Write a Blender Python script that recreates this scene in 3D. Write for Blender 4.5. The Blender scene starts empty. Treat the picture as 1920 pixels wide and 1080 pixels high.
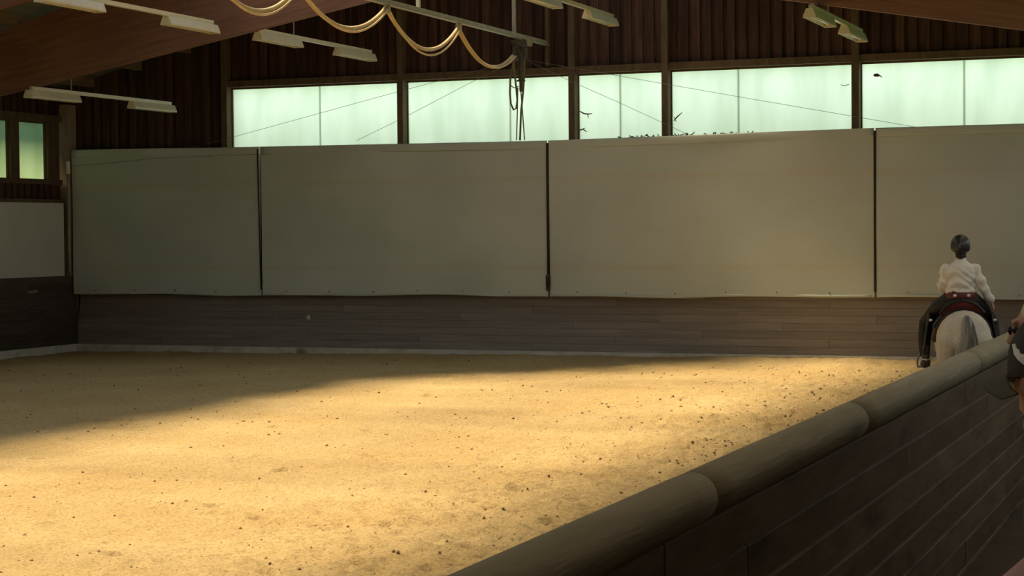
import bpy, bmesh, math, random
import numpy as np
from mathutils import Vector, Matrix

random.seed(7)
sc = bpy.context.scene
COL = sc.collection

# ------------------------------------------------------------------ camera
FPX, YAW, PITCH, ROLL, ZC = 3553.9, 0.37314, 0.029525, -0.008819, 2.52
_f = Vector((-math.sin(YAW)*math.cos(PITCH), math.cos(YAW)*math.cos(PITCH), -math.sin(PITCH)))
_r0 = Vector((math.cos(YAW), math.sin(YAW), 0)); _u0 = _r0.cross(_f)
_r = _r0*math.cos(ROLL) + _u0*math.sin(ROLL); _u = -_r0*math.sin(ROLL) + _u0*math.cos(ROLL)
cam = bpy.data.objects.new('camera', bpy.data.cameras.new('camera'))
COL.objects.link(cam)
cam.data.sensor_width = 36; cam.data.lens = FPX*36/1920
cam.data.clip_start = 0.1; cam.data.clip_end = 300
cam.matrix_world = Matrix(((_r.x, _u.x, -_f.x, 0), (_r.y, _u.y, -_f.y, 0), (_r.z, _u.z, -_f.z, ZC), (0, 0, 0, 1)))
sc.camera = cam

# ------------------------------------------------------------------ light
world = bpy.data.worlds.new('overcast_sky'); sc.world = world; world.use_nodes = True
bg = world.node_tree.nodes['Background']
bg.inputs[0].default_value = (0.91, 0.97, 1.0, 1); bg.inputs[1].default_value = 1.85
sun = bpy.data.objects.new('sun', bpy.data.lights.new('sun', 'SUN')); COL.objects.link(sun)
sun.data.energy = 19.5; sun.data.color = (1.0, 0.79, 0.49); sun.data.angle = math.radians(15)
SUN_DIR = Vector((0.466, 0.0, -1.0))
sun.rotation_euler = SUN_DIR.to_track_quat('-Z', 'Y').to_euler()
sun.location = (-30, 20, 40)
sc.view_settings.view_transform = 'Standard'; sc.view_settings.look = 'None'
sc.view_settings.exposure = 0.0; sc.view_settings.gamma = 1.0; sc.view_settings.use_curve_mapping = False
sc.cycles.use_denoising = True
sc.cycles.max_bounces = 10; sc.cycles.diffuse_bounces = 6; sc.cycles.transparent_max_bounces = 12
sc.cycles.sample_clamp_indirect = 6

# ------------------------------------------------------------------ helpers
def tag(o, label=None, cat=None, group=None, kind=None):
    if label: o['label'] = label
    if cat: o['category'] = cat
    if group: o['group'] = group
    if kind: o['kind'] = kind
    return o

def empty(name, loc=(0, 0, 0), rz=0.0):
    o = bpy.data.objects.new(name, None); COL.objects.link(o)
    o.location = loc; o.rotation_euler = (0, 0, rz); o.empty_display_size = 0.1
    return o

def link(name, me, m, parent=None, loc=None, rz=None, smooth=False):
    if m is not None and not me.materials: me.materials.append(m)
    o = bpy.data.objects.new(name, me); COL.objects.link(o)
    if parent is not None: o.parent = parent
    if loc is not None: o.location = loc
    if rz is not None: o.rotation_euler = (0, 0, rz)
    if smooth:
        for p in me.polygons: p.use_smooth = True
    return o

class MB:
    def __init__(s): s.v = []; s.f = []
    def add(s, vs, fs):
        b = len(s.v); s.v += [tuple(v) for v in vs]; s.f += [tuple(b+i for i in f) for f in fs]; return s
    def box(s, x0, x1, y0, y1, z0, z1):
        return s.add([(x0,y0,z0),(x1,y0,z0),(x1,y1,z0),(x0,y1,z0),(x0,y0,z1),(x1,y0,z1),(x1,y1,z1),(x0,y1,z1)],
                     [(0,3,2,1),(4,5,6,7),(0,1,5,4),(1,2,6,5),(2,3,7,6),(3,0,4,7)])
    def prism_y(s, poly, y0, y1):           # polygon in (x,z), extruded along y
        n = len(poly)
        vs = [(x, y0, z) for x, z in poly] + [(x, y1, z) for x, z in poly]
        fs = [tuple(range(n)), tuple(range(2*n-1, n-1, -1))]
        fs += [(i, n+i, n+(i+1) % n, (i+1) % n) for i in range(n)]
        return s.add(vs, fs)
    def prism_x(s, poly, x0, x1):           # polygon in (y,z)
        n = len(poly)
        vs = [(x0, y, z) for y, z in poly] + [(x1, y, z) for y, z in poly]
        fs = [tuple(range(n-1, -1, -1)), tuple(range(n, 2*n))]
        fs += [(i, (i+1) % n, n+(i+1) % n, n+i) for i in range(n)]
        return s.add(vs, fs)
    def loft(s, rings, cap=True):
        b = len(s.v); n = len(rings[0])
        for r in rings: s.v += [tuple(v) for v in r]
        for k in range(len(rings)-1):
            for i in range(n):
                j = (i+1) % n
                s.f.append((b+k*n+i, b+k*n+j, b+(k+1)*n+j, b+(k+1)*n+i))
        if cap:
            s.f.append(tuple(b+i for i in range(n-1, -1, -1)))
            e = b+(len(rings)-1)*n
            s.f.append(tuple(e+i for i in range(n)))
        return s
    def chain(s, pts, seg=10, ref=None, rounded=True):
        """tapered tube: pts = [(x,y,z,r) or (x,y,z,r_side,r_up)]"""
        P = [Vector(p[:3]) for p in pts]
        R = [(p[3], p[4] if len(p) > 4 else p[3]) for p in pts]
        if rounded:
            d0 = (P[0]-P[1]).normalized(); d1 = (P[-1]-P[-2]).normalized()
            m0 = min(R[0]); m1 = min(R[-1])
            P = [P[0]+d0*m0*.8, P[0]+d0*m0*.45] + P + [P[-1]+d1*m1*.45, P[-1]+d1*m1*.8]
            R = [(R[0][0]*.3, R[0][1]*.3), (R[0][0]*.8, R[0][1]*.8)] + R + [(R[-1][0]*.8, R[-1][1]*.8), (R[-1][0]*.3, R[-1][1]*.3)]
        rings = []; prev = None
        for i in range(len(P)):
            d = (P[min(i+1, len(P)-1)] - P[max(i-1, 0)]).normalized()
            if ref is not None: a = d.cross(Vector(ref))
            elif prev is None:
                a = d.cross(Vector((0, 0, 1)) if abs(d.z) < .9 else Vector((0, 1, 0)))
            else: a = prev - d*prev.dot(d)
            a.normalize(); prev = a; b = d.cross(a)
            rings.append([P[i] + a*(R[i][0]*math.cos(t)) + b*(R[i][1]*math.sin(t)) for t in [2*math.pi*k/seg for k in range(seg)]])
        return s.loft(rings)
    def ball(s, c, rx, ry=None, rz=None, seg=14, rot=None):
        ry = ry or rx; rz = rz or rx; n = seg//2; rings = []
        for k in range(1, n):
            t = math.pi*k/n
            rg = [Vector((rx*math.sin(t)*math.cos(2*math.pi*j/seg), ry*math.sin(t)*math.sin(2*math.pi*j/seg), -rz*math.cos(t))) for j in range(seg)]
            rings.append([(rot @ q if rot else q) + Vector(c) for q in rg])
        return s.loft(rings)
    def mesh(s, name):
        me = bpy.data.meshes.new(name); me.from_pydata(s.v, [], s.f); me.update()
        bm = bmesh.new(); bm.from_mesh(me); bmesh.ops.recalc_face_normals(bm, faces=bm.faces); bm.to_mesh(me); bm.free()
        return me
    def build(s, name, m, parent=None, loc=None, rz=None, smooth=False):
        return link(name, s.mesh(name), m, parent, loc, rz, smooth)
    def remesh(s, name, m, parent=None, voxel=.012, it=6, loc=None):
        tmp = bpy.data.objects.new('tmp', s.mesh('tmp')); COL.objects.link(tmp)
        md = tmp.modifiers.new('r', 'REMESH'); md.mode = 'VOXEL'; md.voxel_size = voxel; md.use_smooth_shade = True
        sm = tmp.modifiers.new('s', 'SMOOTH'); sm.factor = .5; sm.iterations = it
        dg = bpy.context.evaluated_depsgraph_get(); dg.update()
        me = bpy.data.meshes.new_from_object(tmp.evaluated_get(dg)); me.name = name
        bpy.data.objects.remove(tmp)
        me.materials.clear()
        return link(name, me, m, parent, loc, smooth=True)

def ray(px, py): return _f*FPX + _r*(px-960) - _u*(py-540)
def on_y(px, py, Y): d = ray(px, py); return Vector((0, 0, ZC)) + d*(Y/d.y)
def on_x(px, py, X): d = ray(px, py); return Vector((0, 0, ZC)) + d*(X/d.x)

# ------------------------------------------------------------------ materials
def nmat(name, c1, c2, scale=4.0, stretch=(1, 1, 1), rough=.8, bump=.0, bscale=40.0, rand=.0, spec=.3, detail=6.0, lo=.35, hi=.65, c3=None, c3scale=1.0, c3lo=.55, c3hi=.7):
    m = bpy.data.materials.new(name); m.use_nodes = True
    nt = m.node_tree; N = nt.nodes; L = nt.links
    bs = N['Principled BSDF']; bs.inputs['Roughness'].default_value = rough
    bs.inputs['Specular IOR Level'].default_value = spec
    tc = N.new('ShaderNodeTexCoord'); mp = N.new('ShaderNodeMapping'); mp.inputs['Scale'].default_value = stretch
    oi = N.new('ShaderNodeObjectInfo')
    off = N.new('ShaderNodeVectorMath'); off.operation = 'ADD'
    mul = N.new('ShaderNodeMath'); mul.operation = 'MULTIPLY'; mul.inputs[1].default_value = 37.0
    L.new(oi.outputs['Random'], mul.inputs[0])
    L.new(tc.outputs['Object'], off.inputs[0]); L.new(mul.outputs[0], off.inputs[1])
    L.new(off.outputs[0], mp.inputs['Vector'])
    nz = N.new('ShaderNodeTexNoise'); nz.inputs['Scale'].default_value = scale; nz.inputs['Detail'].default_value = detail
    L.new(mp.outputs[0], nz.inputs['Vector'])
    cr = N.new('ShaderNodeValToRGB'); cr.color_ramp.elements[0].position = lo; cr.color_ramp.elements[1].position = hi
    cr.color_ramp.elements[0].color = (*c1, 1); cr.color_ramp.elements[1].color = (*c2, 1)
    L.new(nz.outputs['Fac'], cr.inputs[0]); out = cr.outputs[0]
    if c3:
        n3 = N.new('ShaderNodeTexNoise'); n3.inputs['Scale'].default_value = c3scale; n3.inputs['Detail'].default_value = 8
        L.new(mp.outputs[0], n3.inputs['Vector'])
        r3 = N.new('ShaderNodeValToRGB'); r3.color_ramp.elements[0].position = c3lo; r3.color_ramp.elements[1].position = c3hi
        L.new(n3.outputs['Fac'], r3.inputs[0])
        mx = N.new('ShaderNodeMixRGB'); mx.inputs[2].default_value = (*c3, 1)
        L.new(r3.outputs[0], mx.inputs[0]); L.new(out, mx.inputs[1]); out = mx.outputs[0]
    if rand:
        hv = N.new('ShaderNodeHueSaturation'); mr = N.new('ShaderNodeMapRange')
        mr.inputs['To Min'].default_value = 1-rand; mr.inputs['To Max'].default_value = 1+rand
        L.new(oi.outputs['Random'], mr.inputs['Value']); L.new(mr.outputs[0], hv.inputs['Value'])
        L.new(out, hv.inputs['Color']); out = hv.outputs[0]
    L.new(out, bs.inputs['Base Color'])
    if bump:
        nb = N.new('ShaderNodeTexNoise'); nb.inputs['Scale'].default_value = bscale; nb.inputs['Detail'].default_value = 8
        L.new(mp.outputs[0], nb.inputs['Vector'])
        bp = N.new('ShaderNodeBump'); bp.inputs['Strength'].default_value = bump; bp.inputs['Distance'].default_value = .02
        L.new(nb.outputs['Fac'], bp.inputs['Height']); L.new(bp.outputs[0], bs.inputs['Normal'])
    return m

M = {}
def sand_mat():
    m = bpy.data.materials.new('sand'); m.use_nodes = True
    nt = m.node_tree; N = nt.nodes; L = nt.links; bs = N['Principled BSDF']
    bs.inputs['Roughness'].default_value = .95; bs.inputs['Specular IOR Level'].default_value = .1
    tc = N.new('ShaderNodeTexCoord')
    def noise(sc_, det, rough=.5):
        n = N.new('ShaderNodeTexNoise'); n.inputs['Scale'].default_value = sc_; n.inputs['Detail'].default_value = det
        n.inputs['Roughness'].default_value = rough
        L.new(tc.outputs['Object'], n.inputs['Vector']); return n.outputs['Fac']
    def ramp(src, stops):
        r = N.new('ShaderNodeValToRGB'); e = r.color_ramp.elements
        e[0].position, e[0].color = stops[0][0], (*stops[0][1], 1); e[1].position, e[1].color = stops[1][0], (*stops[1][1], 1)
        L.new(src, r.inputs[0]); return r.outputs[0]
    def mix(kind, fac, a, b):
        x = N.new('ShaderNodeMixRGB'); x.blend_type = kind; x.inputs[0].default_value = fac
        L.new(a, x.inputs[1]); L.new(b, x.inputs[2]); return x.outputs[0]
    base = ramp(noise(.5, 6), ((.35, (.53, .385, .190)), (.68, (.61, .465, .250))))
    base = mix('MULTIPLY', .55, base, ramp(noise(30, 4, .7), ((.34, (.45, .42, .38)), (.56, (1.08, 1.08, 1.08)))))
    base = mix('MULTIPLY', .45, base, ramp(noise(9, 8, .75), ((.33, (.42, .38, .33)), (.43, (1, 1, 1)))))
    L.new(base, bs.inputs['Base Color'])
    bp = N.new('ShaderNodeBump'); bp.inputs['Strength'].default_value = .8; bp.inputs['Distance'].default_value = .035
    L.new(noise(26, 8, .65), bp.inputs['Height']); L.new(bp.outputs[0], bs.inputs['Normal'])
    return m
M['sand'] = sand_mat()
M['clod'] = nmat('clod', (.20, .14, .08), (.34, .245, .14), 6, rough=.95, spec=.1)
M['clad'] = nmat('stained_cladding', (.040, .020, .014), (.080, .040, .028), 2.2, (6, 6, .6), rough=.75, bump=.2, bscale=9, rand=.38)
M['clad_base'] = nmat('stained_cladding_recessed', (.035, .017, .012), (.07, .034, .023), 2.2, (6, 6, .6), rough=.8, bump=.2, bscale=9, rand=.38)
M['timber'] = nmat('dull_brown_timber', (.085, .058, .034), (.125, .088, .052), 2, (5, 5, 1), rough=.75, bump=.15, bscale=12)
M['kick'] = nmat('worn_kickboard', (.215, .188, .163), (.265, .232, .203), 1.2, (.7, 6, 9), rough=.5, bump=.12, bscale=4, rand=.10, spec=.35, c3=(.36, .32, .28), c3scale=.55, c3lo=.58, c3hi=.80)
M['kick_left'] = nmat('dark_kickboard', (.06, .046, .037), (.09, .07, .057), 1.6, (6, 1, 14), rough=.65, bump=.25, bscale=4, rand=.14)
M['glulam'] = nmat('glued_laminated_timber', (.165, .080, .054), (.23, .118, .080), .9, (1, 3, 16), rough=.6, bump=.08, bscale=8)
M['purlin'] = nmat('purlin_timber', (.15, .11, .075), (.20, .15, .10), 2, (5, 1, 5), rough=.8)
M['deck'] = nmat('grey_roof_sheet', (.13, .14, .12), (.17, .18, .155), 1.2, (3, .6, 3), rough=.85)
M['concrete'] = nmat('pale_concrete', (.55, .55, .48), (.68, .68, .60), 5, rough=.9, bump=.4, bscale=30, c3=(.30, .24, .15), c3scale=2.2, c3lo=.60, c3hi=.72)
M['plaster'] = nmat('cream_panel', (.55, .58, .52), (.60, .63, .57), 1.2, rough=.8)
M['column'] = nmat('beige_column', (.28, .24, .165), (.34, .29, .205), 3, (3, 3, .8), rough=.85)
M['log'] = nmat('weathered_round_timber', (.285, .25, .165), (.335, .295, .20), 2.0, (8, .7, 8), rough=.7, bump=.3, bscale=5, rand=.03, c3=(.40, .355, .25), c3scale=.9, c3lo=.56, c3hi=.72)
M['barrier'] = nmat('barrier_plank', (.150, .102, .060), (.21, .148, .092), 1.4, (8, 1.0, 5), rough=.75, bump=.3, bscale=4, rand=.12, c3=(.10, .065, .038), c3scale=.9, c3lo=.56, c3hi=.7)
M['lampwhite'] = nmat('white_lacquered_sheet', (.62, .58, .44), (.68, .64, .50), 5, rough=.35, spec=.5)
M['tube'] = nmat('opal_lamp_tube', (.8, .8, .76), (.85, .85, .8), 3, rough=.2, spec=.6)
M['steel'] = nmat('galvanised_steel', (.30, .29, .24), (.40, .39, .33), 8, rough=.5)
M['darksteel'] = nmat('dull_dark_steel', (.05, .045, .035), (.09, .08, .06), 8, rough=.6)
M['hose'] = nmat('pale_yellow_hose', (.62, .46, .25), (.72, .56, .33), 4, rough=.5, spec=.4)
M['hosedark'] = nmat('olive_hose', (.12, .12, .075), (.17, .17, .11), 4, rough=.5)
M['wire'] = nmat('thin_grey_wire', (.16, .17, .14), (.22, .23, .19), 4, rough=.6)
M['wallback'] = nmat('dark_wall_backing', (.05, .032, .024), (.075, .05, .036), 1.5, rough=.9)
M['dirt'] = nmat('packed_brown_earth', (.06, .042, .026), (.09, .064, .04), 2, rough=.95, bump=.4, bscale=12)
M['hedge'] = nmat('hedge_leaves', (.12, .30, .08), (.24, .48, .17), 6, rough=.9)
M['grass'] = nmat('meadow', (.10, .19, .05), (.16, .27, .08), 2, rough=.95)
M['panelwood'] = nmat('light_timber_panel', (.22, .17, .11), (.28, .22, .15), 2, (5, 5, .8), rough=.8)
M['strap'] = nmat('black_strap', (.015, .013, .011), (.03, .026, .022), 8, rough=.8)
M['white'] = nmat('chalk_white', (.75, .74, .70), (.8, .79, .75), 8, rough=.6)
M['twig'] = nmat('dead_twig', (.03, .022, .015), (.06, .045, .03), 8, rough=.9)

def follow_slope(m):          # grain and laminations of the beams run parallel to their sloping soffit
    N = m.node_tree.nodes; L = m.node_tree.links
    off = [n for n in N if n.type == 'VECT_MATH'][0]; mp = [n for n in N if n.type == 'MAPPING'][0]
    sp = N.new('ShaderNodeSeparateXYZ'); cb = N.new('ShaderNodeCombineXYZ'); tc = [n for n in N if n.type == 'TEX_COORD'][0]
    L.new(tc.outputs['Object'], sp.inputs[0])
    a = N.new('ShaderNodeMath'); a.operation = 'ADD'; a.inputs[1].default_value = 11.7; L.new(sp.outputs['X'], a.inputs[0])
    b = N.new('ShaderNodeMath'); b.operation = 'ABSOLUTE'; L.new(a.outputs[0], b.inputs[0])
    c = N.new('ShaderNodeMath'); c.operation = 'MULTIPLY_ADD'; c.inputs[1].default_value = .1775; L.new(b.outputs[0], c.inputs[0]); L.new(sp.outputs['Z'], c.inputs[2])
    L.new(sp.outputs['X'], cb.inputs[0]); L.new(sp.outputs['Y'], cb.inputs[1]); L.new(c.outputs[0], cb.inputs[2]); L.new(cb.outputs[0], off.inputs[0])
follow_slope(M['glulam'])

def curtain_mat():
    m = nmat('grey_tarpaulin', (.485, .535, .48), (.545, .595, .535), .55, (1, 1, 1.4), rough=.72, bump=.12, bscale=2.2, spec=.25, rand=.03)
    nt = m.node_tree; N = nt.nodes; L = nt.links; bs = N['Principled BSDF']
    src = bs.inputs['Base Color'].links[0].from_socket
    tc = N.new('ShaderNodeTexCoord'); sp = N.new('ShaderNodeSeparateXYZ'); L.new(tc.outputs['Object'], sp.inputs[0])
    nz = N.new('ShaderNodeTexNoise'); nz.inputs['Scale'].default_value = 1.1; L.new(tc.outputs['Object'], nz.inputs['Vector'])
    prev = src
    for z, w in ((3.60, .10), (1.80, .085)):        # brownish rain-tide marks along the welded seams
        sb = N.new('ShaderNodeMath'); sb.operation = 'SUBTRACT'; sb.inputs[1].default_value = z; L.new(sp.outputs['Z'], sb.inputs[0])
        ab = N.new('ShaderNodeMath'); ab.operation = 'ABSOLUTE'; L.new(sb.outputs[0], ab.inputs[0])
        mr = N.new('ShaderNodeMapRange'); mr.inputs['From Min'].default_value = 0; mr.inputs['From Max'].default_value = w
        mr.inputs['To Min'].default_value = .62; mr.inputs['To Max'].default_value = 0; L.new(ab.outputs[0], mr.inputs['Value'])
        mm = N.new('ShaderNodeMath'); mm.operation = 'MULTIPLY'; L.new(mr.outputs[0], mm.inputs[0]); L.new(nz.outputs['Fac'], mm.inputs[1])
        mx = N.new('ShaderNodeMixRGB'); mx.inputs[2].default_value = (.52, .46, .30, 1)
        L.new(mm.outputs[0], mx.inputs[0]); L.new(prev, mx.inputs[1]); prev = mx.outputs[0]
    L.new(prev, bs.inputs['Base Color'])
    return m
M['curtain'] = curtain_mat()

def pane_mat(name, c1, c2):
    m = bpy.data.materials.new(name); m.use_nodes = True
    nt = m.node_tree; N = nt.nodes; L = nt.links; N.remove(N['Principled BSDF'])
    out = N['Material Output']
    tc = N.new('ShaderNodeTexCoord'); mp = N.new('ShaderNodeMapping'); mp.inputs['Scale'].default_value = (2.2, 1, .45)
    nz = N.new('ShaderNodeTexNoise'); nz.inputs['Scale'].default_value = 1.5; nz.inputs['Detail'].default_value = 6
    L.new(tc.outputs['Object'], mp.inputs[0]); L.new(mp.outputs[0], nz.inputs['Vector'])
    cr = N.new('ShaderNodeValToRGB'); cr.color_ramp.elements[0].position = .3; cr.color_ramp.elements[1].position = .7
    cr.color_ramp.elements[0].color = (*c1, 1); cr.color_ramp.elements[1].color = (*c2, 1)
    L.new(nz.outputs['Fac'], cr.inputs[0])
    tr = N.new('ShaderNodeBsdfTranslucent'); L.new(cr.outputs[0], tr.inputs[0])
    gl = N.new('ShaderNodeBsdfGlossy'); gl.inputs['Roughness'].default_value = .35
    mx = N.new('ShaderNodeMixShader'); mx.inputs[0].default_value = .03
    L.new(tr.outputs[0], mx.inputs[1]); L.new(gl.outputs[0], mx.inputs[2]); L.new(mx.outputs[0], out.inputs[0])
    return m
M['pane'] = pane_mat('frosted_translucent_sheet', (.86, .90, .86), (.96, .98, .96))
M['pane_joint'] = pane_mat('yellowed_sheet_overlap', (.70, .75, .64), (.76, .81, .70))
M['opal'] = pane_mat('added_opal_rooflight', (.13, .13, .12), (.17, .17, .16))  # low transmission sets how strongly the added strip lights the round rail
M['pane_left'] = pane_mat('greenish_translucent_sheet', (.34, .43, .33), (.42, .51, .41))  # darker and greener than the far wall sheets
def clear_mat(name, tint):
    m = bpy.data.materials.new(name); m.use_nodes = True
    nt = m.node_tree; N = nt.nodes; N.remove(N['Principled BSDF'])
    t = N.new('ShaderNodeBsdfTransparent'); t.inputs[0].default_value = (*tint, 1)
    nt.links.new(t.outputs[0], N['Material Output'].inputs[0]); return m
M['clear'] = clear_mat('clear_glass', (.92, .93, .91))
M['rooflight'] = clear_mat('sky_dimming_rooflight_sheet', (.37, .37, .36))  # tint put in to cut sky light through the roof

# ------------------------------------------------------------------ dimensions of the hall
XL, XR, XRIDGE = -24.62, 1.22, -11.7
YB, YF = -8.0, 36.16
XW = -24.9                                   # upper left wall plane
def purlin_z(x): return 5.83 + .26*(min(x, 2*XRIDGE-x) + 24.2)
def roof_z(x): return purlin_z(x) + .2
XB = -2.0                                    # barrier

# ------------------------------------------------------------------ floor
def vnoise(x, y, s, seed):
    rs = np.random.RandomState(seed); G = rs.rand(256, 256)
    u = x*s+1000; v = y*s+1000; i = np.floor(u).astype(int); j = np.floor(v).astype(int)
    a = u-i; b = v-j; a = a*a*(3-2*a); b = b*b*(3-2*b); i &= 255; j &= 255; i1 = (i+1) & 255; j1 = (j+1) & 255
    return G[i, j]*(1-a)*(1-b)+G[i1, j]*a*(1-b)+G[i, j1]*(1-a)*b+G[i1, j1]*a*b

ys = list(np.arange(YB, 10.5, .5)); y = 10.5
while y < 36.1:
    ys.append(y); y += .026 + .0032*(y-10.5)
ys.append(36.15); ys = np.array(ys)
xs = np.concatenate([np.arange(-24.9, -13, .06), np.arange(-13, -1.99, .042), [-1.97]])
GX, GY = np.meshgrid(xs, ys)
GZ = .05*(vnoise(GX, GY, .35, 1)-.5) + .03*(vnoise(GX, GY, 1.3, 2)-.5) + .022*(vnoise(GX, GY, 4.1, 3)-.5) + .018*(vnoise(GX, GY, 11, 4)-.5) + .012*(vnoise(GX, GY, 23, 9)-.5)
rough_zone = np.clip((GX+9.5)/3.5, 0, 1)
GZ += rough_zone*(.06*(vnoise(GX, GY, 5.5, 5)-.5) + .05*(vnoise(GX, GY, 13, 6)-.5))
GZ += -.02 - .04*np.clip((-20-GX)/4.5, 0, 1) + .07*np.clip((GX+21)/10, 0, 1)*np.exp(-(36.1-GY)/.7)*(.5+vnoise(GX, GY, .8, 8))
rs = np.random.RandomState(11)
for k in range(520):                          # hoof prints along the track by the barrier
    hx = -2.5-abs(rs.randn())*2.4 if k < 420 else rs.uniform(-20, -4); hy = rs.uniform(10.8, 35)
    r = rs.uniform(.05, .095); dp = rs.uniform(.03, .075); th = rs.uniform(0, 6.28)
    ix = np.searchsorted(xs, [hx-.3, hx+.3]); iy = np.searchsorted(ys, [hy-.3, hy+.3])
    sl = (slice(iy[0], iy[1]), slice(ix[0], ix[1]))
    d2 = (GX[sl]-hx)**2 + (GY[sl]-hy)**2; d = np.sqrt(d2)
    GZ[sl] += -dp*np.exp(-(d/r)**4) + .45*dp*np.exp(-((d-r*1.5)/(r*.4))**2)*(.6+.6*np.cos(np.arctan2(GY[sl]-hy, GX[sl]-hx)-th))
nv, nu = GX.shape
me = bpy.data.meshes.new('floor')
verts = np.stack([GX, GY, GZ], -1).reshape(-1, 3)
idx = np.arange(nv*nu).reshape(nv, nu)
faces = np.stack([idx[:-1, :-1], idx[:-1, 1:], idx[1:, 1:], idx[1:, :-1]], -1).reshape(-1, 4)
me.vertices.add(len(verts)); me.vertices.foreach_set('co', verts.ravel())
me.loops.add(faces.size); me.loops.foreach_set('vertex_index', faces.ravel().astype(np.int32))
me.polygons.add(len(faces)); me.polygons.foreach_set('loop_start', np.arange(0, faces.size, 4, dtype=np.int32))
me.polygons.foreach_set('loop_total', np.full(len(faces), 4, dtype=np.int32))
me.update(calc_edges=True); me.validate()
me.polygons.foreach_set('use_smooth', np.ones(len(faces), dtype=bool))
FLOOR = tag(link('floor', me, M['sand']), 'yellow sand footing of the riding arena, churned by hooves', kind='structure')
def sand_z(x, y):
    i = min(max(np.searchsorted(ys, y), 0), nv-1); j = min(max(np.searchsorted(xs, x), 0), nu-1); return float(GZ[i, j])

# clods lying on the sand
mb = MB()
for k in range(8200):
    if k < 5600: x = -2.4-abs(random.gauss(0, 1))*2.6; y = random.uniform(10.8, 34)
    else: x = random.uniform(-23.5, -3); y = 10.8+24*random.random()**1.3
    if x < -24: continue
    r = random.choice((.005, .006, .006, .007, .008, .010, .013, .020)) * (1 if y < 20 else 1.25)
    z = sand_z(x, y) + r*.15
    t = [Vector((x, y, z)) + Vector(v)*r*random.uniform(.7, 1.3) for v in ((1,0,0),(0,1,0),(-1,0,0),(0,-1,0),(.2,.1,.6),(0,0,-.6))]
    mb.add(t, [(0,1,4),(1,2,4),(2,3,4),(3,0,4),(1,0,5),(2,1,5),(3,2,5),(0,3,5)])
tag(mb.build('sand_clods', M['clod']), 'small brown clods scattered over the yellow sand', 'clods', kind='stuff')

MB().box(-1.97, XR+.1, YB, 36.2, -.2, 0).build('floor_aisle', M['dirt'])
tag(bpy.data.objects['floor_aisle'], 'brown earth floor of the spectator aisle behind the barrier', kind='structure')
tag(MB().box(-.85, XR, YB+.2, 14, 0.0, .56).build('floor_platform', M['timber']), 'raised timber platform for spectators behind the barrier', kind='structure')

# ------------------------------------------------------------------ far wall
WF = MB()
WF.box(-25.2, XR+.3, 36.3, 36.5, -.3, 4.25)
WF.box(-25.2, -20.75, 36.3, 36.5, 4.25, 5.8); WF.box(-3.1, XR+.3, 36.3, 36.5, 4.25, 5.8)
WF.prism_y([(-25.2, 5.8), (XR+.3, 5.8), (XR+.3, roof_z(XR)), (XRIDGE, roof_z(XRIDGE)), (-25.2, roof_z(-25.2))], 36.3, 36.5)
wall_far = tag(WF.build('wall_far', M['wallback']), 'dark brown timber gable wall with a strip of frosted windows', kind='structure')

PITCHB = .235
k = 0; x = XW+.03
while x < XR:
    z0 = 4.25 if x < -20.95 else 5.80
    if x > -20.95-PITCHB and x < -20.95: pass
    for (a, b, y0, y1, mm) in ((x, x+.150, 36.17, 36.205, M['clad']), (x+.125, x+PITCHB+.025, 36.21, 36.24, M['clad_base'])):
        MB().prism_y([(a, z0), (b, z0), (b, roof_z(b)-.01), (a, roof_z(a)-.01)], y0, y1).build('board', mm, wall_far)
    x += PITCHB; k += 1

POSTS = [(-20.82, -20.68), (-16.63, -16.50), (-12.84, -12.71), (-10.89, -10.76), (-7.13, -6.99), (-3.2, -3.06)]
for a, b in POSTS:
    MB().box(a, b, 36.0, 36.30, 3.9, roof_z((a+b)/2)-.05).build('post', M['timber'], wall_far)
for (a, b) in zip(POSTS[:-1], POSTS[1:]):
    MB().box(a[1], b[0], 36.05, 36.29, 5.70, 5.835).build('header', M['timber'], wall_far)
    MB().box(a[1], b[0], 36.05, 36.29, 4.12, 4.24).build('sill', M['timber'], wall_far)
# horizontal kickboards, nine courses of staggered lengths
cuts = [-24.6, -20.6, -16.2, -11.9, -7.6, -3.4, XR]
for r in range(9):
    z0 = .105 + r*.150
    cs = [cuts[0]] + [c + (((r*2) % 5)-2)*.9 for c in cuts[1:-1]] + [cuts[-1]]
    for a, b in zip(cs[:-1], cs[1:]):
        dy = random.uniform(-.004, .004); ya = 36.02+.15*(z0-.1)+dy; yb_ = ya+.15*.146
        MB().prism_x([(ya, z0), (ya+.05, z0), (yb_+.05, z0+.146), (yb_, z0+.146)], a+.002, b-.002).build('kickboard', M['kick'], wall_far)
tag(MB().box(-24.9, XR, 35.97, 36.3, -.3, .10).build('baseboard_far', M['concrete']), 'pale concrete kerb along the foot of the far kickboards', kind='structure')

# windows of the far wall
joints = [-18.56, -14.20, -11.83, -9.40, -5.06]
for n, (a, b) in enumerate(zip(POSTS[:-1], POSTS[1:])):
    w = tag(MB().box(a[1], b[0], 36.22, 36.26, 5.66, 5.70).box(a[1], a[1]+.02, 36.22, 36.26, 4.24, 5.66).box(b[0]-.02, b[0], 36.22, 36.26, 4.24, 5.66).build('window_%d' % (n+1), M['timber']), kind='structure')
    tag(w, ('frosted window with two panes, leftmost of the far wall', 'frosted window behind the hanging hoses', 'narrowest frosted window of the far wall', 'frosted window between the narrow one and the last', 'frosted window above the rider, rightmost of the far wall')[n])
    j = joints[n]
    MB().box(a[1]+.02, j-.014, 36.265, 36.275, 4.24, 5.68).build('pane', M['pane'], w)
    MB().box(j+.014, b[0]-.02, 36.265, 36.275, 4.24, 5.68).build('pane', M['pane'], w)
    MB().box(j-.014, j+.014, 36.262, 36.278, 4.24, 5.68).build('joint_strip', M['pane_joint'], w)

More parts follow.
